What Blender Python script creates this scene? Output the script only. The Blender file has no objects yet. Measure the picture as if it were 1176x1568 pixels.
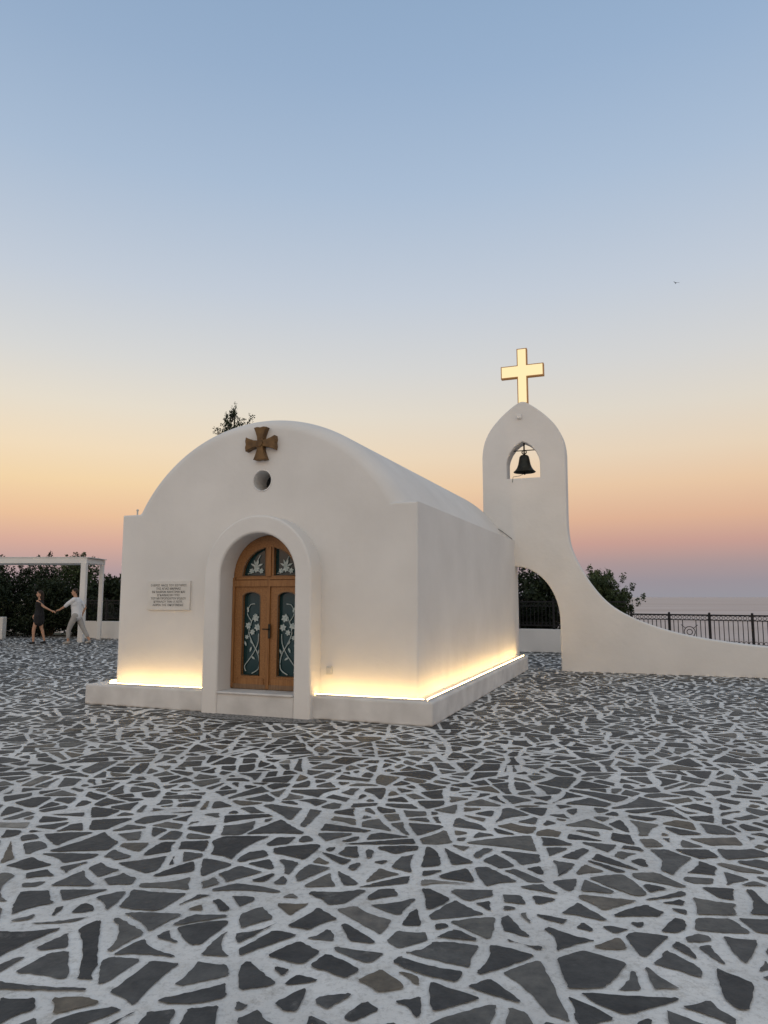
import bpy, math, random, bmesh
import numpy as np
from mathutils import Vector, Matrix
random.seed(7); np.random.seed(7)
S=bpy.context.scene
TH=math.radians(20.5); CT,ST=math.cos(TH),math.sin(TH)
A=(0.60,9.0)
def w2loc(x,y):
    dx,dy=x-A[0],y-A[1]; return (dx*CT-dy*ST, dx*ST+dy*CT)

# ------------------------------------------------------------ materials
def mat(name, col=(.5,.5,.5), rough=.7, metal=0, spec=.3):
    m=bpy.data.materials.new(name); m.use_nodes=True
    b=m.node_tree.nodes["Principled BSDF"]
    b.inputs["Base Color"].default_value=(*col,1); b.inputs["Roughness"].default_value=rough
    b.inputs["Metallic"].default_value=metal; b.inputs["Specular IOR Level"].default_value=spec
    return m,m.node_tree.nodes,m.node_tree.links,b
def noisy(name,c1,c2,scale=4,rough=.7,bump=.2,bscale=60,metal=0,spec=.3,detail=6,bdist=.01,stretch=None,bstretch=None):
    m,N,L,b=mat(name,c1,rough,metal,spec)
    tc=N.new("ShaderNodeTexCoord"); src=tc.outputs["Object"]
    if stretch:
        mp=N.new("ShaderNodeMapping"); mp.inputs["Scale"].default_value=stretch
        L.new(src,mp.inputs["Vector"]); src=mp.outputs["Vector"]
    n=N.new("ShaderNodeTexNoise"); n.inputs["Scale"].default_value=scale; n.inputs["Detail"].default_value=detail
    L.new(src,n.inputs["Vector"])
    r=N.new("ShaderNodeValToRGB"); r.color_ramp.elements[0].position=.3; r.color_ramp.elements[1].position=.7
    r.color_ramp.elements[0].color=(*c1,1); r.color_ramp.elements[1].color=(*c2,1)
    L.new(n.outputs["Fac"],r.inputs["Fac"]); L.new(r.outputs["Color"],b.inputs["Base Color"])
    n2=N.new("ShaderNodeTexNoise"); n2.inputs["Scale"].default_value=bscale; n2.inputs["Detail"].default_value=4
    L.new(src,n2.inputs["Vector"])
    bp=N.new("ShaderNodeBump"); bp.inputs["Strength"].default_value=bump; bp.inputs["Distance"].default_value=bdist
    L.new(n2.outputs["Fac"],bp.inputs["Height"]); L.new(bp.outputs["Normal"],b.inputs["Normal"])
    if bstretch:
        mp=N.new("ShaderNodeMapping"); mp.inputs["Scale"].default_value=bstretch; L.new(tc.outputs["Object"],mp.inputs["Vector"])
        n4=N.new("ShaderNodeTexNoise"); n4.inputs["Scale"].default_value=1; n4.inputs["Detail"].default_value=2; L.new(mp.outputs[0],n4.inputs["Vector"])
        b4=N.new("ShaderNodeBump"); b4.inputs["Strength"].default_value=.5; b4.inputs["Distance"].default_value=.05
        L.new(n4.outputs["Fac"],b4.inputs["Height"]); L.new(b4.outputs["Normal"],bp.inputs["Normal"])
    return m
def emis(name,col,s):
    m=bpy.data.materials.new(name); m.use_nodes=True; N=m.node_tree.nodes; N.clear()
    e=N.new("ShaderNodeEmission"); e.inputs[0].default_value=(*col,1); e.inputs[1].default_value=s
    o=N.new("ShaderNodeOutputMaterial"); m.node_tree.links.new(e.outputs[0],o.inputs[0]); return m

M_plaster=noisy("white_plaster",(.67,.655,.635),(.74,.725,.705),1.2,.85,.25,9,bdist=.02)
M_body=noisy("white_plaster_walls",(.66,.645,.625),(.74,.725,.705),1.0,.85,.25,9,bdist=.02,bstretch=(2.6,2.6,.22))
M_plinth=noisy("plinth_paint",(.54,.53,.52),(.69,.68,.665),3,.8,.25,14,bdist=.015)
M_wood=noisy("door_wood",(.20,.088,.030),(.34,.165,.06),6,.45,.15,30,stretch=(8,8,.6),spec=.4)
M_wood_low=noisy("weathered_wood",(.16,.10,.06),(.24,.15,.09),6,.6,.2,30,stretch=(8,8,.6))
M_cross_wood=noisy("cross_wood",(.075,.040,.016),(.19,.105,.038),9,.5,.2,40)
M_glass,_,_,_=mat("door_glass",(.012,.042,.046),.1,0,.6)
M_dark,_,_,_=mat("window_dark",(.02,.024,.03),.2,0,.5)
M_iron=noisy("wrought_iron",(.012,.012,.014),(.03,.03,.032),20,.5,.1,60,metal=.3)
M_bell=noisy("bell_bronze",(.02,.02,.018),(.05,.05,.04),8,.45,.1,40,metal=.7)
M_flower=noisy("painted_metal",(.30,.38,.38),(.52,.57,.56),30,.5,.1,60)
M_marble=noisy("marble",(.60,.585,.55),(.68,.665,.64),5,.5,.05,40)
M_text,_,_,_=mat("engraved_text",(.08,.08,.08),.8)
M_led=emis("led_strip",(1,.64,.25),27)
M_crossface=emis("lit_cross_face",(1,.80,.45),1.08)
M_crossedge=noisy("cross_edge",(.22,.12,.06),(.3,.17,.08),10,.6)
M_crossedge.node_tree.nodes["Principled BSDF"].inputs["Emission Color"].default_value=(1,.45,.12,1)
M_crossedge.node_tree.nodes["Principled BSDF"].inputs["Emission Strength"].default_value=.12
M_bark=noisy("bark",(.05,.038,.028),(.09,.07,.05),8,.9,.6,30)
M_socket,_,_,_=mat("plastic",(.56,.55,.52),.4)
M_cable,_,_,_=mat("cable",(.05,.05,.05),.6)

# ------------------------------------------------------------ mesh builder
class MB:
    def __init__(s): s.v=[]; s.f=[]; s.m=[]
    def add(s,vs,fs,mi=0):
        o=len(s.v); s.v+= [tuple(p) for p in vs]; s.f+=[tuple(i+o for i in f) for f in fs]; s.m+=[mi]*len(fs)
    def box(s,c,d,rz=0,mi=0):
        x,y,z=d[0]/2,d[1]/2,d[2]/2; cr,sr=math.cos(rz),math.sin(rz)
        vs=[]
        for k in (-z,z):
            for a,b in ((-x,-y),(x,-y),(x,y),(-x,y)):
                vs.append((c[0]+a*cr-b*sr,c[1]+a*sr+b*cr,c[2]+k))
        s.add(vs,[(3,2,1,0),(4,5,6,7),(0,1,5,4),(1,2,6,5),(2,3,7,6),(3,0,4,7)],mi)
    def tube(s,pts,rs,n=8,mi=0,caps=True):
        pts=[Vector(p) for p in pts]
        if not hasattr(rs,'__len__'): rs=[rs]*len(pts)
        rings=[]; up=None
        for i,p in enumerate(pts):
            d=(pts[min(i+1,len(pts)-1)]-pts[max(i-1,0)]).normalized()
            if up is None:
                up=Vector((0,0,1)) if abs(d.z)<.9 else Vector((1,0,0))
            a=d.cross(up)
            if a.length<1e-4: a=d.cross(Vector((0,1,0)))
            a.normalize(); b=d.cross(a).normalized()
            rings.append([p+rs[i]*(math.cos(2*math.pi*k/n)*a+math.sin(2*math.pi*k/n)*b) for k in range(n)])
        vs=[q for r in rings for q in r]; fs=[]
        for i in range(len(pts)-1):
            for k in range(n):
                fs.append((i*n+k,i*n+(k+1)%n,(i+1)*n+(k+1)%n,(i+1)*n+k))
        if caps: fs.append(tuple(range(n-1,-1,-1))); fs.append(tuple((len(pts)-1)*n+k for k in range(n)))
        s.add(vs,fs,mi)
    def lathe(s,prof,c=(0,0,0),n=32,mi=0):
        vs=[];fs=[]
        for r,z in prof:
            for k in range(n):
                a=2*math.pi*k/n; vs.append((c[0]+r*math.cos(a),c[1]+r*math.sin(a),c[2]+z))
        for i in range(len(prof)-1):
            for k in range(n): fs.append((i*n+k,i*n+(k+1)%n,(i+1)*n+(k+1)%n,(i+1)*n+k))
        s.add(vs,fs,mi)
    def ell(s,c,r,n=12,mi=0):
        vs=[];fs=[];h=n//2+1
        for i in range(h+1):
            ph=math.pi*i/h
            for k in range(n):
                a=2*math.pi*k/n; vs.append((c[0]+r[0]*math.sin(ph)*math.cos(a),c[1]+r[1]*math.sin(ph)*math.sin(a),c[2]+r[2]*math.cos(ph)))
        for i in range(h):
            for k in range(n): fs.append((i*n+k,(i+1)*n+k,(i+1)*n+(k+1)%n,i*n+(k+1)%n))
        s.add(vs,fs,mi)
    def done(s,name,mats,parent=None,smooth=False,bevel=0,loc=(0,0,0),rot=(0,0,0),segs=2):
        me=bpy.data.meshes.new(name); me.from_pydata(s.v,[],s.f); me.update()
        if not isinstance(mats,(list,tuple)): mats=[mats]
        for m in mats: me.materials.append(m)
        for p,mi in zip(me.polygons,s.m): p.material_index=mi; p.use_smooth=smooth
        o=bpy.data.objects.new(name,me); S.collection.objects.link(o); o.location=loc; o.rotation_euler=rot
        if parent: o.parent=parent
        if bevel:
            b=o.modifiers.new("b",'BEVEL'); b.width=bevel; b.segments=segs; b.limit_method='ANGLE'
        return o
def empty(name,loc=(0,0,0),rz=0):
    e=bpy.data.objects.new(name,None); S.collection.objects.link(e); e.location=loc; e.rotation_euler=(0,0,rz); e.empty_display_size=.3; return e
def plate(name,loops,v0,v1,m,parent,bevel=0.0,bres=3):
    """filled 2D outline (x=u,y=z) extruded from v0 to v1 in the church frame"""
    cu=bpy.data.curves.new(name,'CURVE'); cu.dimensions='2D'; cu.fill_mode='BOTH'
    for lp in loops:
        sp=cu.splines.new('POLY'); sp.points.add(len(lp)-1)
        for i,(x,y) in enumerate(lp): sp.points[i].co=(x,y,0,1)
        sp.use_cyclic_u=True; sp.use_smooth=False
    cu.extrude=(v1-v0)/2-bevel; cu.bevel_depth=bevel; cu.bevel_resolution=bres; cu.offset=-bevel
    o=bpy.data.objects.new(name,cu); S.collection.objects.link(o)
    cu.materials.append(m); o.parent=parent
    o.rotation_euler=(math.pi/2,0,0); o.location=(0,(v0+v1)/2,0)
    return o
def arc(cx,cy,r,a0,a1,n,ry=None):
    ry=ry or r
    return [(cx+r*math.cos(math.radians(a0+(a1-a0)*i/n)),cy+ry*math.sin(math.radians(a0+(a1-a0)*i/n))) for i in range(n+1)]

# ------------------------------------------------------------ CHURCH
church=empty("white_chapel",(A[0],A[1],0),-TH)
UL,UR=-5.07,-.25; UC=(UL+UR)/2; SH=2.86; PK=4.22; hw=(UR-UL)/2-.2; rise=PK-SH
R=(hw*hw+rise*rise)/(2*rise); a=math.degrees(math.asin(hw/R))
DC=-2.48; DH=.59
def profile(ins_arc,ins_wall):
    P=[(UL+ins_wall,.25),(UR-ins_wall,.25),(UR-ins_wall,SH-ins_wall)]
    r_=R-ins_arc
    for x,y in arc(UC,PK-R,r_,90-a,90+a,72):
        P.append((x,max(y,SH-ins_wall)))
    P.append((UL+ins_wall,SH-ins_wall)); return P
mb=MB(); nb=16; rb=.34; rw=.03; loops=[]
for i in range(nb+1):
    t=math.pi/2*i/nb; v=.22+rb*(1-math.cos(t)); ia=rb*.6*(1-math.sin(t))
    iw=rw*(1-math.sqrt(max(0,1-(1-min(1,(v-.22)/rw))**2)))
    loops.append([(x,v,z) for x,z in profile(ia,iw)])
loops.append([(x,7.41,z) for x,z in profile(0,0)])
n=len(loops[0]); vs=[p for l_ in loops for p in l_]
fs=[((i+1)*n+j,(i+1)*n+(j+1)%n,i*n+(j+1)%n,i*n+j) for i in range(len(loops)-1) for j in range(n)]
fs.append(tuple(range(n))); fs.append(tuple((len(loops)-1)*n+k for k in range(n-1,-1,-1)))
mb.add(vs,fs); bodyo=mb.done("body_tmp",M_body)
def fixn(o):
    bm=bmesh.new(); bm.from_mesh(o.data); bmesh.ops.remove_doubles(bm,verts=bm.verts,dist=1e-5); bmesh.ops.recalc_face_normals(bm,faces=bm.faces); bm.to_mesh(o.data); bm.free()
fixn(bodyo)
doorhole=[(DC-DH,.10),(DC+DH,.10)]+arc(DC,1.89,DH,0,180,32)
win=arc(-2.60,3.27,.145,0,360,40)[:-1]
cut=MB()
for lp,v1 in ((doorhole,.75),(win,.75)):
    n=len(lp); vs=[(x,-.2,z) for x,z in lp]+[(x,v1,z) for x,z in lp]
    cut.add(vs,[(j,(j+1)%n,n+(j+1)%n,n+j) for j in range(n)]+[tuple(range(n-1,-1,-1)),tuple(range(n,2*n))])
cuto=cut.done("cut_tmp",M_body); fixn(cuto)
bo=bodyo.modifiers.new("c",'BOOLEAN'); bo.operation='DIFFERENCE'; bo.object=cuto; bo.solver='EXACT'
bpy.context.view_layer.update()
dg=bpy.context.evaluated_depsgraph_get(); me=bpy.data.meshes.new_from_object(bodyo.evaluated_get(dg)); me.name="walls_and_vault"
bpy.data.objects.remove(bodyo); bpy.data.objects.remove(cuto)
o=bpy.data.objects.new("walls_and_vault",me); S.collection.objects.link(o); o.parent=church
for p in me.polygons: p.use_smooth=False
mb=MB(); mb.box((-5.45/2,7.38/2,.15),(5.45,7.38,.30)); mb.done("plinth",M_plinth,church,bevel=.03,segs=3)
ring=[(DC-.84,-.02),(DC-.59,-.02)]+[(DC-DH,1.89)]+arc(DC,1.89,DH,180,0,32)[1:]+[(DC+DH,-.02),(DC+.84,-.02)]+arc(DC,1.89,.84,0,180,40)
plate("door_surround",[ring],-.10,.25,M_plaster,church,.035,5)
mb=MB(); mb.box((DC,.10,.14),(1.178,.36,.29)); mb.box((DC,.07,.295),(1.176,.35,.03)); mb.done("doorstep",M_plinth,church,bevel=.012)
mb=MB(); mb.box((-2.60,.60,3.27),(.4,.02,.4)); mb.done("round_window_glass",M_dark,church)
mb=MB(); mb.tube([(-2.60+.155*math.cos(t),.222,3.27+.155*math.sin(t)) for t in np.linspace(0,2*math.pi,33)],.012,6,caps=False); mb.done("round_window_rim",M_plaster,church,True)
# DOOR ------------------------------------------------
outer=[(DC-DH+.004,.312),(DC+DH-.004,.312)]+arc(DC,1.89,DH-.004,0,180,32)
PLs=((DC-.43,DC-.14),(DC+.14,DC+.43))
holes=[]
for (x0,x1) in PLs:
    xc=(x0+x1)/2; w=(x1-x0)/2
    holes.append([(x0,.50),(x1,.50)]+arc(xc,1.60,w,0,180,12,ry=.07))
fr=.44
def fan(sgn):
    pts=[]; x0=.07
    a1=math.degrees(math.acos(x0/fr))
    for i in range(15):
        t=math.radians(a1*i/14); pts.append((DC+sgn*fr*math.cos(t),1.90+fr*.92*math.sin(t)))
    pts.append((DC+sgn*x0,1.90))
    return pts
plate("door_leaves",[outer]+holes+[fan(1),fan(-1)],.27,.33,M_wood,church,.006,2)
mb=MB(); mb.box((DC,.345,1.4),(1.17,.02,2.3)); mb.done("door_glass_panes",M_glass,church)
mb=MB()
mb.box((DC,.258,1.1),(.05,.03,1.55)); mb.box((DC,.256,1.79),(1.10,.035,.09)); mb.box((DC,.26,1.86),(1.06,.03,.03))
mb.box((DC,.260,2.1),(.06,.025,.42))
for sx in(-1,1):
    mb.box((DC+sx*.57,.256,1.1),(.035,.03,1.55))
    mb.box((DC+sx*.285,.264,.40),(.44,.016,.12))
mb.done("door_mouldings",M_wood,church,bevel=.005)
mb=MB(); mb.box((DC,.263,.345),(1.16,.02,.07)); mb.done("door_kickboard",M_wood_low,church,bevel=.004)
mb=MB()
for h in holes+[fan(1),fan(-1)]:
    mb.tube([(x,.27,z) for x,z in h]+[(h[0][0],.27,h[0][1])],.008,6)
mb.done("panel_beading",M_wood_low,church,True)
mb=MB(); mb.box((DC+.03,.236,1.12),(.035,.012,.2)); mb.tube([(DC+.03,.23,1.15),(DC+.03,.19,1.15),(DC-.05,.185,1.15)],.009,8); mb.done("door_handle",M_bell,church,bevel=.003)
mb=MB()
FY=.316
def leaf(cx,cz,ang,l,w,y=FY):
    n=8; pts=[]
    for i in range(n+1):
        t=i/n; pts.append((t*l, w*math.sin(math.pi*t)))
    for i in range(n-1,0,-1):
        t=i/n; pts.append((t*l,-w*math.sin(math.pi*t)))
    c,s_=math.cos(ang),math.sin(ang)
    front=[(cx+x*c-z*s_,y,cz+x*s_+z*c) for x,z in pts]
    mb.add(front,[tuple(range(len(front)))])
def flower(cx,cz,r):
    for k in range(6): leaf(cx,cz,k*math.pi/3+.3,r,r*.3,FY-.002-.001*k)
    mb.ell((cx,FY-.006,cz),(r*.25,.006,r*.25),8)
for i,(x0,x1) in enumerate(PLs):
    xc=(x0+x1)/2; sg=1 if i==0 else -1
    def stem(pts,r=.006):
        P=[]
        n=len(pts)
        for j in range(n-1):
            p0=pts[max(j-1,0)];p1=pts[j];p2=pts[j+1];p3=pts[min(j+2,n-1)]
            for q in range(6):
                t=q/6; P.append(tuple(.5*((2*p1[d])+(-p0[d]+p2[d])*t+(2*p0[d]-5*p1[d]+4*p2[d]-p3[d])*t*t+(-p0[d]+3*p1[d]-3*p2[d]+p3[d])*t**3) for d in(0,1)))
        P.append(pts[-1]); mb.tube([(xc+sg*x,FY+.001,z) for x,z in P],r,6)
    stem([(.0,.52),(.11,.6),(.10,.78),(.0,.95),(-.06,1.1),(-.02,1.25),(.04,1.36)],.008)
    stem([(-.10,.55),(-.12,.62),(-.06,.7),(.03,.82),(.09,.95),(.10,1.08)],.007)
    stem([(-.02,1.25),(-.09,1.36),(-.05,1.48),(.03,1.50)],.006)
    flower(xc+sg*.05,1.30,.06); flower(xc-sg*.07,1.19,.052); flower(xc+sg*.08,1.17,.055); flower(xc+sg*.0,1.10,.045)
    flower(xc-sg*.09,1.03,.035)
    for (lx,lz,an) in ((.1,.8,1.2),(.02,.93,2.4),(.05,.72,2.6),(-.04,.82,1.2),(-.1,.9,1.9),(-.07,1.38,1.9)):
        leaf(xc+sg*lx,lz,an if sg>0 else math.pi-an,.08,.014)
    fx=DC+(-1 if i==0 else 1)*.24
    flower(fx,2.0,.055); flower(fx+.08,1.97,.042); flower(fx-.08,1.97,.042)
    for an in(.4,1.3,2.0,2.7): leaf(fx,2.03,an,.11,.014)
    mb.tube([(fx-.14,FY+.001,1.93),(fx-.05,FY+.001,1.95),(fx,FY+.001,2.1),(fx+.06,FY+.001,2.2)],.006,6)
mb.done("iron_flower_grille",M_flower,church)
cx,cz=-2.60,3.80
def armloop():
    pts=[];
    for k in range(4):
        t=k*math.pi/2; c,s_=math.cos(t),math.sin(t)
        for (x,z) in ((.045,.045),(.10,.052),(.17,.075),(.235,.105),(.245,.05),(.235,0),(.245,-.05),(.235,-.105),(.17,-.075),(.10,-.052)):
            z=-z
            pts.append((cx+(x*c-z*s_),cz+(x*s_+z*c)))
    return pts
plate("facade_cross",[armloop()],.12,.235,M_cross_wood,church,.008,2)
mb=MB(); mb.tube([(cx,.13,cz),(cx,.105,cz)],.05,16); mb.done("facade_cross_boss",M_cross_wood,church,bevel=.004)
plq=(-4.14,1.62)
mb=MB(); mb.box((plq[0],.205,plq[1]),(.76,.035,.43)); mb.done("marble_plaque",M_marble,church,bevel=.004)
tx=bpy.data.curves.new("plaque_text",'FONT'); tx.body="Ο ΙΕΡΟΣ ΝΑΟΣ ΤΟΥ ΣΩΤΗΡΟΣ\nΤΗΣ ΑΓΙΑΣ ΜΑΡΙΝΑΣ\nΕΚ ΒΑΘΡΩΝ ΑΝΗΓΕΡΘΗ ΚΑΙ\nΕΓΚΑΙΝΙΑΣΘΗ ΥΠΟ\nΤΟΥ ΜΗΤΡΟΠΟΛΙΤΟΥ ΡΟΔΟΥ\nΚΥΡΙΛΛΟΥ ΤΗΝ 17 ΣΕΠΤ.\nΔΩΡΕΑ ΤΗΣ ΟΙΚΟΓΕΝΕΙΑΣ"
tx.size=.044; tx.align_x='CENTER'; tx.space_line=1.1; tx.extrude=.0008
to=bpy.data.objects.new("plaque_text",tx); S.collection.objects.link(to); tx.materials.append(M_text)
to.parent=church; to.rotation_euler=(math.pi/2,0,0); to.location=(plq[0],.186,plq[1]+.135)
mb=MB(); mb.box((-1.50,.205,.62),(.075,.05,.11)); mb.box((-1.50,.178,.62),(.055,.01,.08)); mb.done("power_socket",M_socket,church,bevel=.006)
mb=MB(); mb.tube([(-4.86,.3,2.86),(-4.86,.3,2.93)],.012,6); mb.ell((-4.86,.3,2.94),(.02,.02,.02),8); mb.done("roof_light_bracket",M_socket,church)
# LED tubes on the plinth; the lip is added to mask most of their glare
mb=MB()
def strip(p,q): mb.tube([p,q],.0115,8)
off=.16
strip((UL+.03,.22-off,.316),(DC-.86,.22-off,.316)); strip((DC+.86,.22-off,.316),(UR+.12,.22-off,.316))
strip((UR+off,.10,.316),(UR+off,7.3,.316)); strip((UL-off,.3,.316),(UL-off,7.3,.316))
mb.done("led_strip_lights",M_led,church)
mb=MB(); lz=.3115; lh=.025; lo=off+.020
def lip(x0,x1,y0,y1): mb.box(((x0+x1)/2,(y0+y1)/2,lz),(x1-x0,y1-y0,lh))
lip(UL+.02,DC-.86,.22-lo-.003,.22-lo+.003); lip(DC+.86,UR+lo-.006,.22-lo-.003,.22-lo+.003)
lip(UR+lo-.003,UR+lo+.003,.22-lo+.004,7.3); lip(UL-lo-.003,UL-lo+.003,.3,7.3)
mb.done("led_mask_lip",M_plinth,church)
m,N,L,b=mat("pebble_mosaic",(.2,.2,.2),.7)
tc=N.new("ShaderNodeTexCoord"); vo=N.new("ShaderNodeTexVoronoi"); vo.inputs["Scale"].default_value=16; vo.feature='DISTANCE_TO_EDGE'
L.new(tc.outputs["Object"],vo.inputs["Vector"]); r=N.new("ShaderNodeValToRGB"); r.color_ramp.elements[0].color=(.08,.08,.08,1); r.color_ramp.elements[1].color=(.30,.29,.28,1)
r.color_ramp.elements[0].position=.04; r.color_ramp.elements[1].position=.16
L.new(vo.outputs["Distance"],r.inputs[0]); L.new(r.outputs[0],b.inputs["Base Color"]); M_peb=m
mb=MB(); pts=[(DC+.0+1.15*math.cos(t),-.06-.40*max(0,math.sin(t))**.8,.012) for t in np.linspace(0,math.pi,30)]
mb.add(pts,[tuple(range(len(pts)-1,-1,-1))]); ap=mb.done("pebble_apron",M_peb,church)

# ------------------------------------------------------------ BELL TOWER
tower=empty("bell_tower",(A[0],A[1],0),-TH)
tc0=-.015; k=1/66.6
half=[(63,0),(62,12),(59.5,24),(55,35),(48.5,46),(40,56),(30,66),(19,75),(9,82),(0,86)]
top=[(tc0+x*k,4.80+y*k) for x,y in half]+[(tc0-x*k,4.80+y*k) for x,y in half[::-1][1:]]
sw=[(9.5,.50),(7.5,.51),(6,.54),(4.74,.603),(3.963,.689),(3.235,.806),(2.61,.985),(2.1,1.20),(1.706,1.46),(1.38,1.86),(1.118,2.33),(.97,2.70),(.925,3.05),(.92,3.4)]
def smooth(P,it=2):
    for _ in range(it):
        Q=[P[0]]
        for i in range(len(P)-1):
            a_,b_=P[i],P[i+1]; Q+= [(a_[0]*.75+b_[0]*.25,a_[1]*.75+b_[1]*.25),(a_[0]*.25+b_[0]*.75,a_[1]*.25+b_[1]*.75)]
        Q.append(P[-1]); P=Q
    return P
sw=smooth(sw); top=smooth(top,1)
quarter=arc(-.26,1.08,.97,0,90,24,ry=1.20)
outl=[(9.5,-.02)]+sw+top+[(-.96,-.02),(-.26,-.02)]+quarter[::-1]+[(.71,-.02)]
bh=[(-.375,0),(.375,0),(.375,.36),(.35,.47),(.29,.60),(.20,.72),(.10,.80),(0,.85)]
bh=bh+[(-x,y) for x,y in bh[::-1][1:-2]]+[(-.375,.36)]
bh=[(tc0+x,4.29+y) for x,y in bh]
plate("belfry_wall",[outl,bh],7.40,7.82,M_plaster,tower,.03,4)
def crossloop(g):
    return [(tc0-.10-g,6.06),(tc0+.10+g,6.06),(tc0+.10+g,6.72-g),(tc0+.48+g,6.72-g),(tc0+.48+g,6.98+g),(tc0+.10+g,6.98+g),(tc0+.10+g,7.38+g),(tc0-.10-g,7.38+g),(tc0-.10-g,6.98+g),(tc0-.48-g,6.98+g),(tc0-.48-g,6.72-g),(tc0-.10-g,6.72-g)]
plate("cross_body",[crossloop(.018)],7.55,7.67,M_crossedge,tower)
fl=crossloop(-.006); fl[0]=(fl[0][0],6.09); fl[1]=(fl[1][0],6.09)
plate("cross_light_panel",[fl],7.535,7.552,M_crossface,tower)
plate("cross_light_panel_back",[fl],7.668,7.685,M_crossface,tower)
mb=MB(); mb.box((tc0,7.61,6.06),(.16,.2,.06)); mb.done("cross_foot",M_plaster,tower,bevel=.01)
mb=MB(); mb.box((tc0-.06,7.37,5.72),(.11,.08,.09)); mb.done("junction_box",M_plaster,tower,bevel=.01)
mb=MB()
bp=[(0,.40),(.03,.40),(.075,.385),(.10,.35),(.115,.27),(.13,.18),(.16,.09),(.20,.03),(.235,0),(.228,-.012),(.19,.01),(.15,.07),(.11,.2),(.08,.33),(0,.35)]
mb.lathe([(r_*1.08,z_) for r_,z_ in bp],(tc0,7.58,4.46),36); 
mb.tube([(tc0,7.58,4.87),(tc0,7.58,5.14)],.018,8)
mb.tube([(tc0+.05*math.cos(t),7.58,4.92+.045*math.sin(t)) for t in np.linspace(0,2*math.pi,17)],.014,6)
mb.tube([(tc0-.33,7.58,4.96),(tc0+.33,7.58,4.96)],.012,8)
mb.tube([(tc0,7.58,4.8),(tc0,7.58,4.44)],.01,6); mb.ell((tc0,7.58,4.43),(.035,.035,.04),10)
mb.done("bell",M_bell,tower,True)
mb=MB(); mb.tube([(tc0,7.56,4.42),(tc0-.1,7.5,4.36),(tc0-.24,7.42,4.33),(tc0-.25,7.38,4.2)],.006,5); mb.tube([(UR-.05,7.38,2.9),(UR-.3,7.38,3.1),(UR-.55,7.38,3.25)],.007,5); mb.done("bell_rope",M_cable,tower)

# ------------------------------------------------------------ GROUND
RX,RY=6.9,20.15
m,N,L,b=mat("mortar",(.6,.6,.6),.88,0,.2); M_mortar=m
tc=N.new("ShaderNodeTexCoord")
def nz_(scale,det,rgh=.5):
    q=N.new("ShaderNodeTexNoise"); q.inputs["Scale"].default_value=scale; q.inputs["Detail"].default_value=det; q.inputs["Roughness"].default_value=rgh; L.new(tc.outputs["Object"],q.inputs["Vector"]); return q
def rp(src,p0,c0,p1,c1):
    r=N.new("ShaderNodeValToRGB"); e=r.color_ramp.elements; e[0].position=p0; e[0].color=(*c0,1); e[1].position=p1; e[1].color=(*c1,1); L.new(src,r.inputs[0]); return r
def mul(a_,b_):
    q=N.new("ShaderNodeMixRGB"); q.blend_type='MULTIPLY'; q.inputs[0].default_value=1; L.new(a_,q.inputs[1]); L.new(b_,q.inputs[2]); return q
na=rp(nz_(1.1,12,.65).outputs["Fac"],.32,(.58,.565,.545),.66,(.82,.805,.78))
nb_=rp(nz_(28,8,.75).outputs["Fac"],.33,(.68,.67,.66),.50,(1,1,1))
nc_=rp(nz_(6,12,.8).outputs["Fac"],.34,(.72,.70,.67),.47,(1,1,1))
L.new(mul(mul(na.outputs[0],nb_.outputs[0]).outputs[0],nc_.outputs[0]).outputs[0],b.inputs["Base Color"])
bq=N.new("ShaderNodeBump"); bq.inputs["Strength"].default_value=.7; bq.inputs["Distance"].default_value=.010; L.new(nz_(38,8,.7).outputs["Fac"],bq.inputs["Height"]); L.new(bq.outputs[0],b.inputs["Normal"])
edge=[(-90,63.4),(-10.4,28.2),(RX,RY+.5),(45,-8)]
mb=MB(); pts=[(x,y,0) for x,y in edge]+[(45,-60,0),(-90,-60,0)]
mb.add(pts,[tuple(range(len(pts)-1,-1,-1))]); mb.done("ground",M_mortar)
M_hill=noisy("hillside_scrub",(.05,.06,.03),(.14,.12,.08),.3,.95,.8,2,bdist=.3)
mb=MB(); rows=[]
for d,z in ((0,-.01),(3.5,-.1),(10,-3),(30,-12),(70,-27)):
    rows.append([(x+d*.42,y+d*.92,z) for x,y in edge]+[(45+d,-60,z)])
vs=[p for r_ in rows for p in r_]; n=len(rows[0])
mb.add(vs,[(i*n+j,i*n+j+1,(i+1)*n+j+1,(i+1)*n+j) for i in range(len(rows)-1) for j in range(n-1)]); mb.done("hillside",M_hill)
# sea
m,N,L,b=mat("sea_water",(.16,.20,.26),.3,0,.5)
tc=N.new("ShaderNodeTexCoord")
mp=N.new("ShaderNodeMapping"); mp.inputs["Scale"].default_value=(.0012,.006,1); L.new(tc.outputs["Object"],mp.inputs["Vector"])
nb_=N.new("ShaderNodeTexNoise"); nb_.inputs["Scale"].default_value=1; nb_.inputs["Detail"].default_value=6; L.new(mp.outputs[0],nb_.inputs["Vector"])
r=N.new("ShaderNodeValToRGB"); r.color_ramp.elements[0].position=.38; r.color_ramp.elements[1].position=.62
r.color_ramp.elements[0].color=(.06,.10,.16,1); r.color_ramp.elements[1].color=(.18,.23,.30,1); L.new(nb_.outputs["Fac"],r.inputs[0]); L.new(r.outputs[0],b.inputs["Base Color"])
nz=N.new("ShaderNodeTexNoise"); nz.inputs["Scale"].default_value=.05; nz.inputs["Detail"].default_value=8
bpn=N.new("ShaderNodeBump"); bpn.inputs["Strength"].default_value=.6; bpn.inputs["Distance"].default_value=2
L.new(tc.outputs["Object"],nz.inputs["Vector"]); L.new(nz.outputs["Fac"],bpn.inputs["Height"]); L.new(bpn.outputs["Normal"],b.inputs["Normal"])
mb=MB(); mb.add([(-40000,-2000,-25),(40000,-2000,-25),(40000,45000,-25),(-40000,45000,-25)],[(0,1,2,3)]); mb.done("sea",m)

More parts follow.
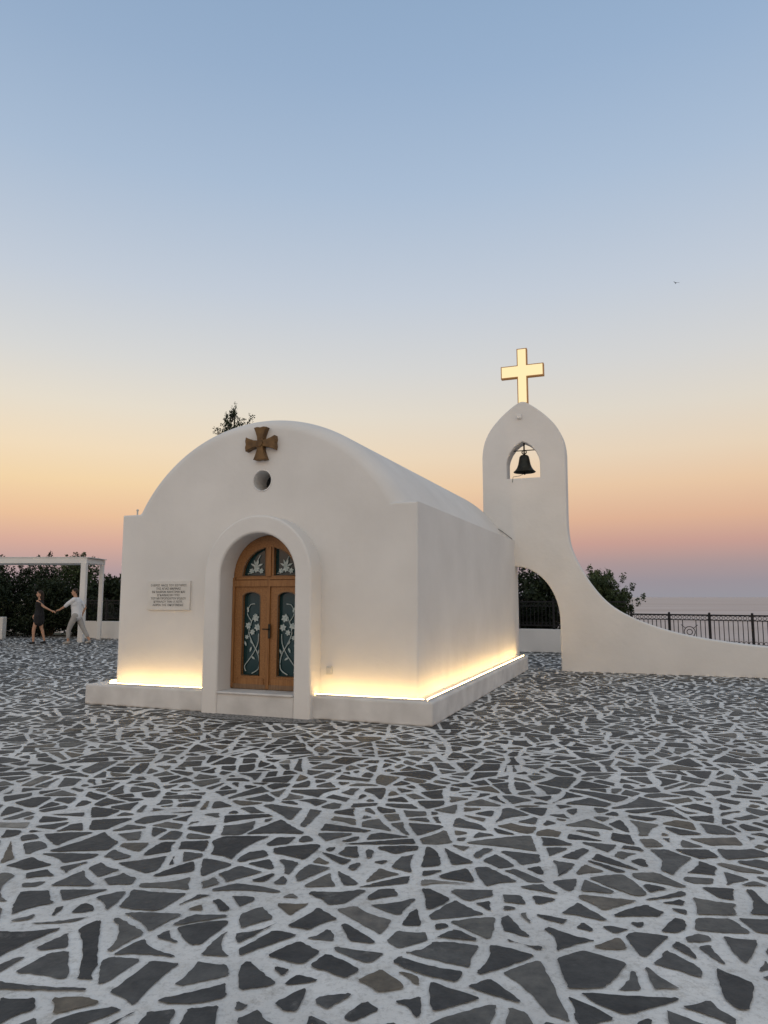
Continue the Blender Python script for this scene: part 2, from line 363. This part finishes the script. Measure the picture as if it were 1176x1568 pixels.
# paving stones
def clip(poly,a_,b_,c_):
    out=[];n=len(poly)
    for i in range(n):
        p=poly[i];q=poly[(i+1)%n]; dp=a_*p[0]+b_*p[1]-c_; dq=a_*q[0]+b_*q[1]-c_
        if dp<=0: out.append(p)
        if (dp<0 and dq>0) or (dp>0 and dq<0):
            t=dp/(dp-dq); out.append((p[0]+t*(q[0]-p[0]),p[1]+t*(q[1]-p[1])))
    return out
def area(P):
    s=0
    for i in range(len(P)):
        x0,y0=P[i];x1,y1=P[(i+1)%len(P)]; s+=x0*y1-x1*y0
    return s/2
g=.62; rnd=random.Random(11)
seeds={}
def seed(i,j):
    if (i,j) not in seeds: seeds[(i,j)]=((i+.5+rnd.uniform(-.46,.46))*g,(j+.5+rnd.uniform(-.46,.46))*g)
    return seeds[(i,j)]
stones=[]
def split(P,thr,dep=0):
    ar=area(P)
    if ar<thr or dep>6:
        stones.append(P); return
    best=0;dv=(1,0)
    for i in range(len(P)):
        for j in range(i+1,len(P)):
            dx,dy=P[i][0]-P[j][0],P[i][1]-P[j][1]; d=dx*dx+dy*dy
            if d>best: best=d;dv=(dx,dy)
    l=math.sqrt(best); nx,ny=dv[0]/l,dv[1]/l
    t=rnd.gauss(0,.52); c,s_=math.cos(t),math.sin(t); nx,ny=nx*c-ny*s_,nx*s_+ny*c
    cx_=sum(p[0] for p in P)/len(P)+nx*rnd.uniform(-.16,.16)*l; cy_=sum(p[1] for p in P)/len(P)+ny*rnd.uniform(-.16,.16)*l
    cc=nx*cx_+ny*cy_
    for Q in (clip(P,nx,ny,cc),clip(P,-nx,-ny,-cc)):
        if len(Q)>=3 and area(Q)>1e-4: split(Q,min(.14,max(.024,rnd.lognormvariate(math.log(.060),.48))),dep+1)
for i in range(int(-24/g),int(20/g)):
    for j in range(int(-2/g),int(31/g)):
        x,y=seed(i,j)
        if abs(x)>.72*max(y,0)+3.5: continue
        u,v=w2loc(x,y)
        if -5.0<u<-.4 and .5<v<7: continue
        if y> RY+.2-.443*(x-RX)*1.0 if x<RX else y>RY-.75*(x-RX): continue
        P=[(x-2*g,y-2*g),(x+2*g,y-2*g),(x+2*g,y+2*g),(x-2*g,y+2*g)]
        for di in(-2,-1,0,1,2):
            for dj in(-2,-1,0,1,2):
                if di or dj:
                    X,Y=seed(i+di,j+dj); dx,dy=X-x,Y-y
                    P=clip(P,dx,dy,dx*(x+X)/2+dy*(y+Y)/2)
        if len(P)>=3: split(P,.065)
vs=[];fs=[];rv=[]
for P in stones:
    m_=rnd.uniform(.018,.033); cx_=sum(p[0] for p in P)/len(P); cy_=sum(p[1] for p in P)/len(P)
    Q=P
    for i in range(len(P)):
        p=P[i];q=P[(i+1)%len(P)]; ex,ey=q[0]-p[0],q[1]-p[1]; l=math.hypot(ex,ey)
        if l<1e-5: continue
        nx,ny=ey/l,-ex/l; tw=rnd.gauss(0,.05); nx,ny=nx-ny*tw,ny+nx*tw
        hx,hy=(p[0]+q[0])/2,(p[1]+q[1])/2
        Q=clip(Q,nx,ny,nx*hx+ny*hy-m_*rnd.uniform(.65,1.5))
        if len(Q)<3: break
    if len(Q)<3 or area(Q)<.0022: continue
    # knock off the sharpest corners so the slabs read as broken stone, not shards
    for _ in range(2):
        worst=None
        for i in range(len(Q)):
            p=Q[i-1];q=Q[i];s2=Q[(i+1)%len(Q)]
            v1=(p[0]-q[0],p[1]-q[1]);v2=(s2[0]-q[0],s2[1]-q[1]); l1=math.hypot(*v1);l2=math.hypot(*v2)
            if l1<1e-6 or l2<1e-6: continue
            cs=(v1[0]*v2[0]+v1[1]*v2[1])/(l1*l2)
            if cs>.55 and (worst is None or cs>worst[0]): worst=(cs,i,v1,v2,l1,l2)
        if worst and rnd.random()<.75:
            cs,i,v1,v2,l1,l2=worst; c1=min(.35*l1,rnd.uniform(.02,.05)); c2=min(.35*l2,rnd.uniform(.02,.05)); q=Q[i]
            Q=Q[:i]+[(q[0]+v1[0]/l1*c1,q[1]+v1[1]/l1*c1),(q[0]+v2[0]/l2*c2,q[1]+v2[1]/l2*c2)]+Q[i+1:]
    near=cy_<9
    out=[]
    n=len(Q)
    for i in range(n):
        p=Q[i];q=Q[(i+1)%n]; l=math.hypot(q[0]-p[0],q[1]-p[1])
        if l<.004: continue
        c_=min(.011,l*.25)/l
        ts=[c_]; bow=rnd.gauss(0,.012)*l/.2; nx,ny=(q[1]-p[1])/l,-(q[0]-p[0])/l
        if near:
            k_=int(l/.026); ts+= [ (a_+1)/(k_+1) for a_ in range(k_)] 
            ts=[t for t in ts if c_<=t<=1-c_]
        elif l>.12: ts.append(.5)
        ts.append(1-c_)
        jj=.0042 if near else .006
        for t in ts:
            bb=bow*4*t*(1-t) if bow<0 else bow*2*t*(1-t)
            out.append((p[0]+t*(q[0]-p[0])+nx*bb+rnd.uniform(-jj,jj),p[1]+t*(q[1]-p[1])+ny*bb+rnd.uniform(-jj,jj)))
    if len(out)<3: continue
    o_=len(vs); z=.004+rnd.uniform(0,.003); vs+=[(x,y,z) for x,y in out]; fs.append(tuple(range(o_,len(vs)))); rv.append(rnd.random())
me=bpy.data.meshes.new("paving_stones"); me.from_pydata(vs,[],fs); me.update()
at=me.attributes.new("rnd",'FLOAT','FACE'); at.data.foreach_set("value",rv)
m,N,L,b=mat("slate",(.1,.1,.1),.6,0,.3)
an=N.new("ShaderNodeAttribute"); an.attribute_name="rnd"
r=N.new("ShaderNodeValToRGB"); e=r.color_ramp.elements; e[0].position=0; e[0].color=(.034,.035,.037,1); e[1].position=1; e[1].color=(.24,.225,.205,1)
for p_,c_ in ((.35,(.050,.051,.053,1)),(.72,(.076,.077,.078,1)),(.88,(.105,.102,.096,1)),(.94,(.11,.092,.071,1)),(.98,(.13,.125,.12,1))):
    q=e.new(p_); q.color=c_
L.new(an.outputs["Fac"],r.inputs[0])
tc=N.new("ShaderNodeTexCoord"); n1=N.new("ShaderNodeTexNoise"); n1.inputs["Scale"].default_value=7; n1.inputs["Detail"].default_value=12; n1.inputs["Roughness"].default_value=.75
L.new(tc.outputs["Object"],n1.inputs["Vector"])
r2=N.new("ShaderNodeValToRGB"); r2.color_ramp.elements[0].position=.35; r2.color_ramp.elements[0].color=(.65,.65,.65,1); r2.color_ramp.elements[1].position=.72; r2.color_ramp.elements[1].color=(1.75,1.7,1.6,1)
L.new(n1.outputs["Fac"],r2.inputs[0])
mx=N.new("ShaderNodeMixRGB"); mx.blend_type='MULTIPLY'; mx.inputs[0].default_value=1; L.new(r.outputs[0],mx.inputs[1]); L.new(r2.outputs[0],mx.inputs[2])
n5=N.new("ShaderNodeTexNoise"); n5.inputs["Scale"].default_value=2.3; n5.inputs["Detail"].default_value=14; n5.inputs["Roughness"].default_value=.8; L.new(tc.outputs["Object"],n5.inputs["Vector"])
r5=N.new("ShaderNodeValToRGB"); r5.color_ramp.elements[0].position=.58; r5.color_ramp.elements[0].color=(0,0,0,1); r5.color_ramp.elements[1].position=.76; r5.color_ramp.elements[1].color=(.6,.6,.6,1)
L.new(n5.outputs["Fac"],r5.inputs[0]); mx5=N.new("ShaderNodeMixRGB"); L.new(r5.outputs[0],mx5.inputs[0]); L.new(mx.outputs[0],mx5.inputs[1]); mx5.inputs[2].default_value=(.42,.40,.37,1)
L.new(mx5.outputs[0],b.inputs["Base Color"])
n3=N.new("ShaderNodeTexNoise"); n3.inputs["Scale"].default_value=25; n3.inputs["Detail"].default_value=6; L.new(tc.outputs["Object"],n3.inputs["Vector"])
b3=N.new("ShaderNodeBump"); b3.inputs["Strength"].default_value=.6; b3.inputs["Distance"].default_value=.01; L.new(n3.outputs["Fac"],b3.inputs["Height"]); L.new(b3.outputs[0],b.inputs["Normal"])
me.materials.append(m); o=bpy.data.objects.new("paving_stones",me); S.collection.objects.link(o)
print("stones",len(fs))

# ------------------------------------------------------------ parapet and railings
def dirseg(p,q):
    d=Vector((q[0]-p[0],q[1]-p[1])); return d.normalized(),d.length,math.atan2(d.y,d.x)
p1=(RX,RY)
p0=(-11.8,RY+.443*(RX+11.8))
d,l,rz=dirseg(p0,p1)
mb=MB(); mb.box(((p0[0]+p1[0])/2,(p0[1]+p1[1])/2,.32),(l,.3,.68),rz); mb.done("parapet_wall",M_plaster,bevel=.02)
p2=(17,RY-.75*(17-RX)); d2,l2,rz2=dirseg(p1,p2)
mb=MB(); mb.box(((p1[0]+p2[0])/2,(p1[1]+p2[1])/2,.12),(l2,.3,.28),rz2); mb.done("kerb_wall",M_plaster,bevel=.02)
def railing(name,p,q,z0,z1,sp=1.02):
    d,l,rz=dirseg(p,q); mb=MB(); n=int(l/sp)
    def P(s): return (p[0]+d.x*s,p[1]+d.y*s)
    def bx(s,z,w,t,h): x,y=P(s); mb.box((x,y,z),(w,t,h),rz)
    H=z1-z0
    bx(l/2,z1,l,.05,.04); bx(l/2,z1-.13,l,.03,.025); bx(l/2,z0+.10,l,.035,.03)
    for i in range(n+1):
        bx(i*sp,(z0+z1)/2,.06,.06,H+.04); x,y=P(i*sp); mb.ell((x,y,z1+.04),(.035,.035,.035),8)
        if i==n: break
        k=9
        for j in range(1,k):
            if i%3==1 and 3<j<6: continue
            bx(i*sp+j*sp/k,(z0+z1)/2-.02,.017,.017,H-.22)
        for j in range(k):
            s=i*sp+(j+.5)*sp/k; x,y=P(s)
            for zz in (z1-.068,z0+.16):
                mb.tube([(x+d.x*.042*math.cos(t),y+d.y*.042*math.cos(t),zz+.042*math.sin(t)) for t in np.linspace(0,2*math.pi,11)],.008,4)
        if i%3==1:
            x,y=P(i*sp+sp/2)
            for rr in (.14,.07): mb.tube([(x+d.x*rr*math.cos(t),y+d.y*rr*math.cos(t),(z0+z1)/2-.02+rr*math.sin(t)) for t in np.linspace(0,2*math.pi,21)],.011,5)
            for t in (0.78,2.36,3.93,5.5):
                mb.tube([(x+d.x*.14*math.cos(t),y+d.y*.14*math.cos(t),(z0+z1)/2-.02+.14*math.sin(t)),(x+d.x*.3*math.cos(t),y+d.y*.3*math.cos(t),(z0+z1)/2-.02+.27*math.sin(t))],.008,4)
    return mb.done(name,M_iron)
railing("iron_railing",(p1[0]+.05,p1[1]-.04),p2,.26,1.12)
railing("iron_railing",(p0[0],p0[1]),(p1[0]-.1,p1[1]),.66,1.46)
mb=MB(); mb.box((-16.6,27.4,.42),(4.2,.3,.84),.0); mb.done("low_wall",M_marble,bevel=.02)

# pergola
perg=empty("pergola",(0,0,0))
mb=MB()
mb.box((-14.3,25.6,2.90),(7.2,.10,.20)); mb.box((-14.3,27.2,2.90),(7.2,.10,.18))
mb.box((-14.3,26.4,3.015),(7.3,1.75,.03))
mb.box((-10.78,26.4,2.90),(.10,1.5,.18))
for x in(-10.80,-16.6): mb.box((x,25.6,1.40),(.19,.19,2.80))
mb.box((-10.80,27.2,1.40),(.14,.14,2.80))
mb.done("pergola_frame",M_plaster,perg,bevel=.01)

# ------------------------------------------------------------ foliage
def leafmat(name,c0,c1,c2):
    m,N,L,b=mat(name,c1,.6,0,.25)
    an=N.new("ShaderNodeAttribute"); an.attribute_name="rnd"; r=N.new("ShaderNodeValToRGB"); e=r.color_ramp.elements  # leaf attribute carries painted light as well as random tone
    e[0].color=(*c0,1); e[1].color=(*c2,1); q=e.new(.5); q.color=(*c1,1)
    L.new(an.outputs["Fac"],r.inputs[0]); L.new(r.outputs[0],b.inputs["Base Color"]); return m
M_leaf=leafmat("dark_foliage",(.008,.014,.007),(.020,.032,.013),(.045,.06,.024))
M_olive=leafmat("olive_foliage",(.018,.03,.012),(.05,.072,.028),(.11,.135,.06))
rg=np.random.default_rng(5)
def leaves(name,clumps,per,size,m,parent):
    V=[];C=[]
    zs=[c[2] for c,r in clumps]; zmax=max(zs)+.01
    for (c,r) in clumps:
        n=int(per*(r[0]*r[1]*r[2])**(2/3)/.25)+3
        d=rg.normal(size=(n,3)); d/=np.linalg.norm(d,axis=1)[:,None]
        rad=rg.uniform(.25,1.08,n)**.55
        pos=np.array(c)+d*rad[:,None]*np.array(r)*(1+.15*rg.normal(size=(n,1)))
        shade=.12+.35*c[2]/zmax+.3*d[:,2]+.12*rg.normal(size=n)+rg.uniform(-.12,.12)  # painted light: leaf colour brightens with height and on upward sides, plus jitter
        t=rg.normal(size=(n,3)); t/=np.linalg.norm(t,axis=1)[:,None]
        w=np.cross(t,rg.normal(size=(n,3))); w/=np.linalg.norm(w,axis=1)[:,None]
        s=size*rg.uniform(.6,1.4,(n,1))
        V.append(np.stack([pos-t*s,pos+w*s*.4,pos+t*s,pos-w*s*.4],1)); C.append(shade)
    V=np.concatenate(V).reshape(-1,3); C=np.clip(np.concatenate(C),0,1); n=len(C)
    me=bpy.data.meshes.new(name); me.vertices.add(n*4); me.vertices.foreach_set("co",V.ravel())
    me.loops.add(n*4); me.loops.foreach_set("vertex_index",np.arange(n*4)); me.polygons.add(n)
    me.polygons.foreach_set("loop_start",np.arange(n)*4); me.update(calc_edges=True)
    a_=me.attributes.new("rnd",'FLOAT','FACE'); a_.data.foreach_set("value",C.astype(np.float32))  # for leaves this holds the painted light tone, only partly random
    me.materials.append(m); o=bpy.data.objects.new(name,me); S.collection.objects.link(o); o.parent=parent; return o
def shrub(name,x,y,w,dp,h,m,per=160,size=.07,nc=14,z0=0,sh=5):
    e_=empty(name,(x,y,z0)); mb=MB(); cl=[]
    for i in range(nc):
        a_=rg.uniform(0,2*math.pi); q=rg.uniform(0,1)**.5
        hx=rg.uniform(.12,.92)
        k_=math.sqrt(max(.08,1-max(0,hx-.35)**2*2.0))
        c=(q*k_*w*math.cos(a_)*.8,q*k_*dp*math.sin(a_)*.8,h*hx*.88)
        r_=rg.uniform(.28,.46)*min(w,h*.55); cl.append((c,(r_,r_,r_*.85)))
        mb.tube([(rg.uniform(-.1,.1),rg.uniform(-.1,.1),-.2),(c[0]*.5,c[1]*.5,c[2]*.5),c],[.05,.03,.01],6)
        for _ in range(sh):
            dd=rg.normal(size=3)*.25*min(1,w); dd[2]=abs(dd[2])*.6+r_*.75
            cl.append(((c[0]+dd[0]*1.2,c[1]+dd[1]*1.2,c[2]+dd[2]),(.09,.09,.15)))
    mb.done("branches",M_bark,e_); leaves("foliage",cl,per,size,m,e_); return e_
shrub("shrub",3.2,22.9,1.4,.9,2.75,M_leaf,nc=26,per=420); shrub("shrub",4.9,22.3,1.3,.9,2.6,M_leaf,nc=26,per=420)
shrub("olive_shrub",6.72,21.9,.88,.8,2.35,M_olive,nc=34,size=.042,per=1100,sh=7)
for x,y,w,h,mm in ((-11.5,30.6,1.0,2.7,M_leaf),(-13.2,31,1.6,3.5,M_olive),(-15.4,31.2,1.7,3.2,M_leaf),(-17.5,31.5,1.8,3.4,M_leaf),(-13.9,29.6,1.5,2.2,M_leaf),(-16.2,29.6,1.7,2.2,M_leaf),(-12.2,29.4,.9,1.8,M_leaf),(-19.5,31.5,1.8,4.0,M_olive),(-11.3,28.9,.7,1.2,M_leaf)):
    shrub("shrub",x,y,w,.9,h,mm,nc=26,size=.065,per=420)
def tree(name,x,y,h,w,m,nl=26):
    e_=empty(name,(x,y,-.1)); mb=MB(); cl=[]
    tr=[(0,0,0),(.08,.05,h*.3),(-.05,.1,h*.6),(.05,0,h*.85),(.1,.02,h*.98)]
    mb.tube(tr,[.17,.13,.09,.04,.012],10)
    for i in range(nl):
        f=.28+.68*i/nl; z=h*f; a_=i*2.4+rg.uniform(-.4,.4); L_=w*(1.05-f)*1.5*rg.uniform(.6,1.1)+.12
        q=(L_*math.cos(a_),L_*math.sin(a_),z+L_*.75)
        mb.tube([(0,0,z),(q[0]*.5,q[1]*.5,z+L_*.25),q],[.035,.02,.008],6)
        for t in (.5,.8,1.05):
            r_=.12+.16*(1-f)*2*t; cl.append(((q[0]*t,q[1]*t,z+(q[2]-z)*t+rg.uniform(-.1,.1)),(r_,r_,r_*1.1)))
            cl.append(((q[0]*t+rg.normal()*.08,q[1]*t,z+(q[2]-z)*t+.2),(.05,.05,.16)))
    cl.append(((.1,.02,h),(.08,.08,.2)))
    mb.tube([(0,0,h*.84),(.45,-.05,h*.90),(.78,-.1,h*.945)],[.03,.018,.008],6)
    for q in ((.45,0,h*.90),(.62,-.05,h*.92),(.72,-.08,h*.935),(.82,-.1,h*.95)): cl.append((q,(.09,.09,.08)))
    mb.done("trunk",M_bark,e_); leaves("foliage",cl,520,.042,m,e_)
tree("slender_tree",-5.70,26.0,8.85,1.15,M_leaf,46)

# ------------------------------------------------------------ people
M_skin=noisy("skin",(.42,.24,.16),(.48,.28,.19),10,.55,.05,60)
M_black=noisy("black_fabric",(.012,.012,.014),(.02,.02,.022),10,.85,.3,80)
M_white=noisy("white_linen",(.62,.63,.66),(.72,.73,.75),8,.85,.3,60)
M_beige=noisy("grey_trousers",(.30,.29,.28),(.38,.36,.34),8,.85,.3,60)
M_hair=noisy("dark_hair",(.015,.01,.008),(.04,.025,.015),20,.6,.4,90)
M_shoe=noisy("shoes",(.3,.28,.26),(.4,.38,.35),10,.6)
def blob(name,chains,ells,m,parent,vox=.014):
    mb=MB()
    for ch in chains:
        mb.tube([p for p,r in ch],[r for p,r in ch],12)
        for p,r in ch: mb.ell(p,(r,r,r),12)
    for c,r in ells: mb.ell(c,r,16)
    o=mb.done(name,m,parent,True)
    rm=o.modifiers.new("r",'REMESH'); rm.mode='VOXEL'; rm.voxel_size=vox; rm.use_smooth_shade=True
    sm=o.modifiers.new("s",'SMOOTH'); sm.iterations=4; sm.factor=.5
    return o
def hand(w,d):
    w=Vector(w); d=Vector(d).normalized(); side=d.cross(Vector((0,0,1)));
    if side.length<.2: side=Vector((0,1,0))
    side.normalize(); dn=side.cross(d)
    ch=[[(tuple(w),.024),(tuple(w+d*.05),.03),(tuple(w+d*.085),.028)]]
    for k_,L_ in ((-1.5,.06),(-.5,.075),(.5,.07),(1.5,.055)):
        b0=w+d*.08+side*.017*k_; b1=b0+d*L_*.5-dn*.006; b2=b0+d*L_*.85-dn*.03
        ch.append([(tuple(b0),.010),(tuple(b1),.009),(tuple(b2),.0075)])
    t0=w+d*.03-side*.026; ch.append([(tuple(t0),.012),(tuple(t0+d*.03-side*.022),.010),(tuple(t0+d*.055-side*.026),.008)])
    return ch
def headparts(h,f,parent,hair):
    h=Vector(h); f=Vector(f).normalized(); s=f.cross(Vector((0,0,1))).normalized()
    T=tuple
    ells=[(T(h),(.083,.078,.115)),(T(h+f*.03+Vector((0,0,-.06))),(.052,.052,.05)),(T(h+f*.095+Vector((0,0,-.015))),(.016,.014,.022)),
          (T(h+s*.08),(.012,.012,.028)),(T(h-s*.08),(.012,.012,.028)),(T(h+f*.075+Vector((0,0,-.055))),(.014,.02,.01))]
    mb=MB()
    for q in(-1,1): mb.ell(T(h+f*.082+s*.032*q+Vector((0,0,.008))),(.010,.010,.008),8)
    mb.done("eyes",M_hair,parent,True)
    he=[(T(h-f*.022+Vector((0,0,.03))),(.092,.09,.105))]
    ch=[]
    if hair=='long':
        he.append((T(h-f*.06+Vector((0,0,-.09))),(.06,.075,.15))); 
        ch=[[(T(h-f*.07),.07),(T(h-f*.09+Vector((0,0,-.2))),.055),(T(h-f*.08+Vector((0,0,-.3))),.02)]]
    blob("hair",ch,he,M_hair,parent,.012)
    return ells
def person_w(x,y,sc):
    e_=empty("woman_in_black_dress",(x,y,0)); e_.scale=(sc,)*3; F=(-.8,-.6,0)
    hd=headparts((-.02,-.01,1.62),F,e_,'long')
    chains=[[((0,0,1.40),.055),((-.01,0,1.50),.048),((-.02,-.01,1.57),.05)],
      [((0,-.08,.88),.085),((-.10,-.09,.52),.055),((-.11,-.09,.42),.052),((-.10,-.09,.09),.034)],
      [((0,.08,.88),.085),((.05,.09,.52),.055),((.09,.09,.42),.05),((.17,.09,.12),.034)],
      [((-.02,.16,1.38),.045),((-.10,.21,1.12),.036),((-.22,.14,.94),.024)],
      [((.0,-.16,1.38),.045),((.22,-.12,1.19),.036),((.42,-.05,1.07),.024)]]
    blob("body",chains,hd,M_skin,e_,.012)
    blob("hands",hand((.42,-.05,1.07),(1,.2,-.35))+hand((-.22,.14,.94),(-.4,-.2,-1)),[],M_skin,e_,.0055)
    dress=[[((0,0,.74),.17),((0,0,.95),.155),((0,0,1.12),.12),((0,0,1.30),.135)],[((0,-.14,1.37),.058),((0,.14,1.37),.058)],
      [((0,-.08,.70),.11),((0,-.08,.9),.12)],[((0.02,.08,.70),.11),((0,.08,.9),.12)],[((0,-.15,1.37),.055),((.1,-.14,1.28),.05)],[((-.01,.15,1.37),.055),((-.05,.18,1.26),.05)]]
    blob("dress",dress,[],M_black,e_,.014)
    blob("shoes",[[((-.08,-.09,.045),.04),((-.20,-.12,.03),.028)],[((.19,.09,.06),.04),((.08,.06,.03),.028)]],[],M_black,e_,.01)
def person_m(x,y,sc):
    e_=empty("man_in_white_shirt",(x,y,0)); e_.scale=(sc,)*3; F=(-.85,-.5,0)
    hd=headparts((-.10,-.01,1.65),F,e_,'short')
    chains=[[((-.06,0,1.44),.06),((-.08,0,1.53),.055),((-.10,-.01,1.6),.055)],
      [((-.16,-.1,.54),.062),((-.19,-.1,.42),.058),((-.20,-.1,.09),.038)],
      [((.15,.1,.54),.062),((.21,.1,.42),.058),((.40,.1,.13),.038)],
      [((-.24,-.17,1.28),.046),((-.34,-.14,1.19),.04),((-.54,-.06,1.08),.028)],
      [((.12,.24,1.24),.046),((.16,.25,1.14),.04),((.10,.2,.94),.028)]]
    blob("body",chains,hd,M_skin,e_,.012)
    blob("hands",hand((-.54,-.06,1.08),(-1,.1,-.3))+hand((.10,.2,.94),(-.3,-.1,-1)),[],M_skin,e_,.0055)
    shirt=[[((0,0,.90),.165),((-.02,0,1.08),.155),((-.05,0,1.32),.165)],[((-.05,-.16,1.41),.075),((-.05,.16,1.41),.075)],[((0,-.08,.88),.11),((0,.08,.88),.11)],
      [((-.05,-.18,1.40),.075),((-.24,-.17,1.27),.062),((-.31,-.15,1.21),.056)],[((-.05,.18,1.40),.075),((.10,.24,1.24),.062),((.13,.245,1.17),.056)]]
    blob("shirt",shirt,[((-.05,-.08,1.3),(.12,.12,.14)),((-.05,.08,1.3),(.12,.12,.14))],M_white,e_,.014)
    blob("trousers",[[((0,-.08,.90),.115),((-.14,-.1,.60),.085),((-.20,-.1,.42),.07),((-.20,-.1,.22),.062)],[((0,.08,.90),.115),((.13,.1,.60),.085),((.22,.1,.42),.07),((.33,.1,.25),.062)]],[((0,0,.9),(.15,.16,.1))],M_beige,e_,.013)
    blob("shoes",[[((-.18,-.1,.05),.048),((-.33,-.12,.035),.034)],[((.42,.1,.07),.048),((.30,.08,.035),.034)]],[],M_shoe,e_,.01)
person_w(-11.85,24.6,1.05); person_m(-10.60,24.7,1.07)

# seagull in flight
mb=MB()
mb.tube([(-.22,0,0),(-.1,0,.02),(.1,0,.02),(.25,0,0)],[.01,.05,.055,.02],8)
for s_ in(-1,1):
    mb.add([(.10,0,.03),(-.06,0,.03),(-.10,s_*.35,.16),(.02,s_*.38,.17),(-.16,s_*.8,.06)],[(0,1,2,3),(3,2,4)])
mb.done("seagull",M_cable,loc=(50.5,117,55.5),rot=(0,.1,1.9))

# ------------------------------------------------------------ world
W=bpy.data.worlds.new("World"); S.world=W; W.use_nodes=True; N=W.node_tree.nodes; L=W.node_tree.links; N.clear()
def lin(c): return tuple(((x/255)/12.92 if x/255<=.04045 else ((x/255+.055)/1.055)**2.4) for x in c)
tc=N.new("ShaderNodeTexCoord"); sp=N.new("ShaderNodeSeparateXYZ"); L.new(tc.outputs["Generated"],sp.inputs[0])
def ramp(st):
    r=N.new("ShaderNodeValToRGB"); e=r.color_ramp.elements
    e[0].position=st[0][0]; e[0].color=(*lin(st[0][1]),1); e[1].position=st[-1][0]; e[1].color=(*lin(st[-1][1]),1)
    for p,c in st[1:-1]:
        q=e.new(p); q.color=(*lin(c),1)
    L.new(sp.outputs["Z"],r.inputs[0]); return r
rr=ramp([(0,(150,148,156)),(.02,(154,146,153)),(.045,(171,150,150)),(.072,(199,158,147)),(.105,(221,178,150)),(.15,(232,199,166)),(.194,(231,211,186)),(.25,(223,215,202)),(.31,(212,212,211)),(.40,(195,204,216)),(.52,(171,190,213)),(.62,(153,177,206)),(.72,(139,166,197)),(.80,(150,168,190)),(1,(186,183,182))])
rl=ramp([(0,(156,150,160)),(.02,(166,150,158)),(.045,(190,160,156)),(.072,(216,172,155)),(.105,(235,193,156)),(.15,(243,213,170)),(.194,(241,220,189)),(.25,(230,221,205)),(.31,(215,215,213)),(.40,(195,204,216)),(.52,(169,188,211)),(.62,(151,174,202)),(.72,(137,163,194)),(.80,(150,168,190)),(1,(186,183,182))])
mr=N.new("ShaderNodeMapRange"); mr.inputs["From Min"].default_value=-.45; mr.inputs["From Max"].default_value=.4; mr.interpolation_type='SMOOTHSTEP'
L.new(sp.outputs["X"],mr.inputs["Value"])
mix=N.new("ShaderNodeMixRGB"); L.new(mr.outputs[0],mix.inputs[0]); L.new(rl.outputs[0],mix.inputs[1]); L.new(rr.outputs[0],mix.inputs[2])
my=N.new("ShaderNodeMapRange"); my.inputs["From Min"].default_value=.3; my.inputs["From Max"].default_value=-1; my.inputs["To Min"].default_value=0; my.inputs["To Max"].default_value=1; my.interpolation_type='SMOOTHSTEP'
L.new(sp.outputs["Y"],my.inputs["Value"])
glow=N.new("ShaderNodeMixRGB"); glow.blend_type='MULTIPLY'; glow.inputs[2].default_value=(1.46,1.33,1.12,1)
L.new(my.outputs[0],glow.inputs[0]); L.new(mix.outputs[0],glow.inputs[1])
bg=N.new("ShaderNodeBackground"); bg.inputs[1].default_value=1.0; L.new(glow.outputs[0],bg.inputs[0])
wo=N.new("ShaderNodeOutputWorld"); L.new(bg.outputs[0],wo.inputs[0])
sl=bpy.data.lights.new("afterglow_fill",'SUN'); sl.energy=.18; sl.angle=math.radians(50); sl.color=(1,.85,.72)  # soft lamp added for the dusk glow behind the camera; no direct sunlight
so=bpy.data.objects.new("afterglow_fill",sl); S.collection.objects.link(so)
so.rotation_euler=Vector((.35,1,-.35)).to_track_quat('-Z','Y').to_euler()

# ------------------------------------------------------------ camera
cam=bpy.data.cameras.new("camera"); co=bpy.data.objects.new("camera",cam); S.collection.objects.link(co)
cam.sensor_fit='VERTICAL'; cam.sensor_height=24; cam.lens=1085/1568*24; cam.clip_end=90000; cam.clip_start=.05
co.location=(0,0,1.6); co.rotation_euler=(math.radians(96.83),0,0); S.camera=co
S.view_settings.view_transform='Standard'; S.view_settings.look='None'; S.view_settings.exposure=0
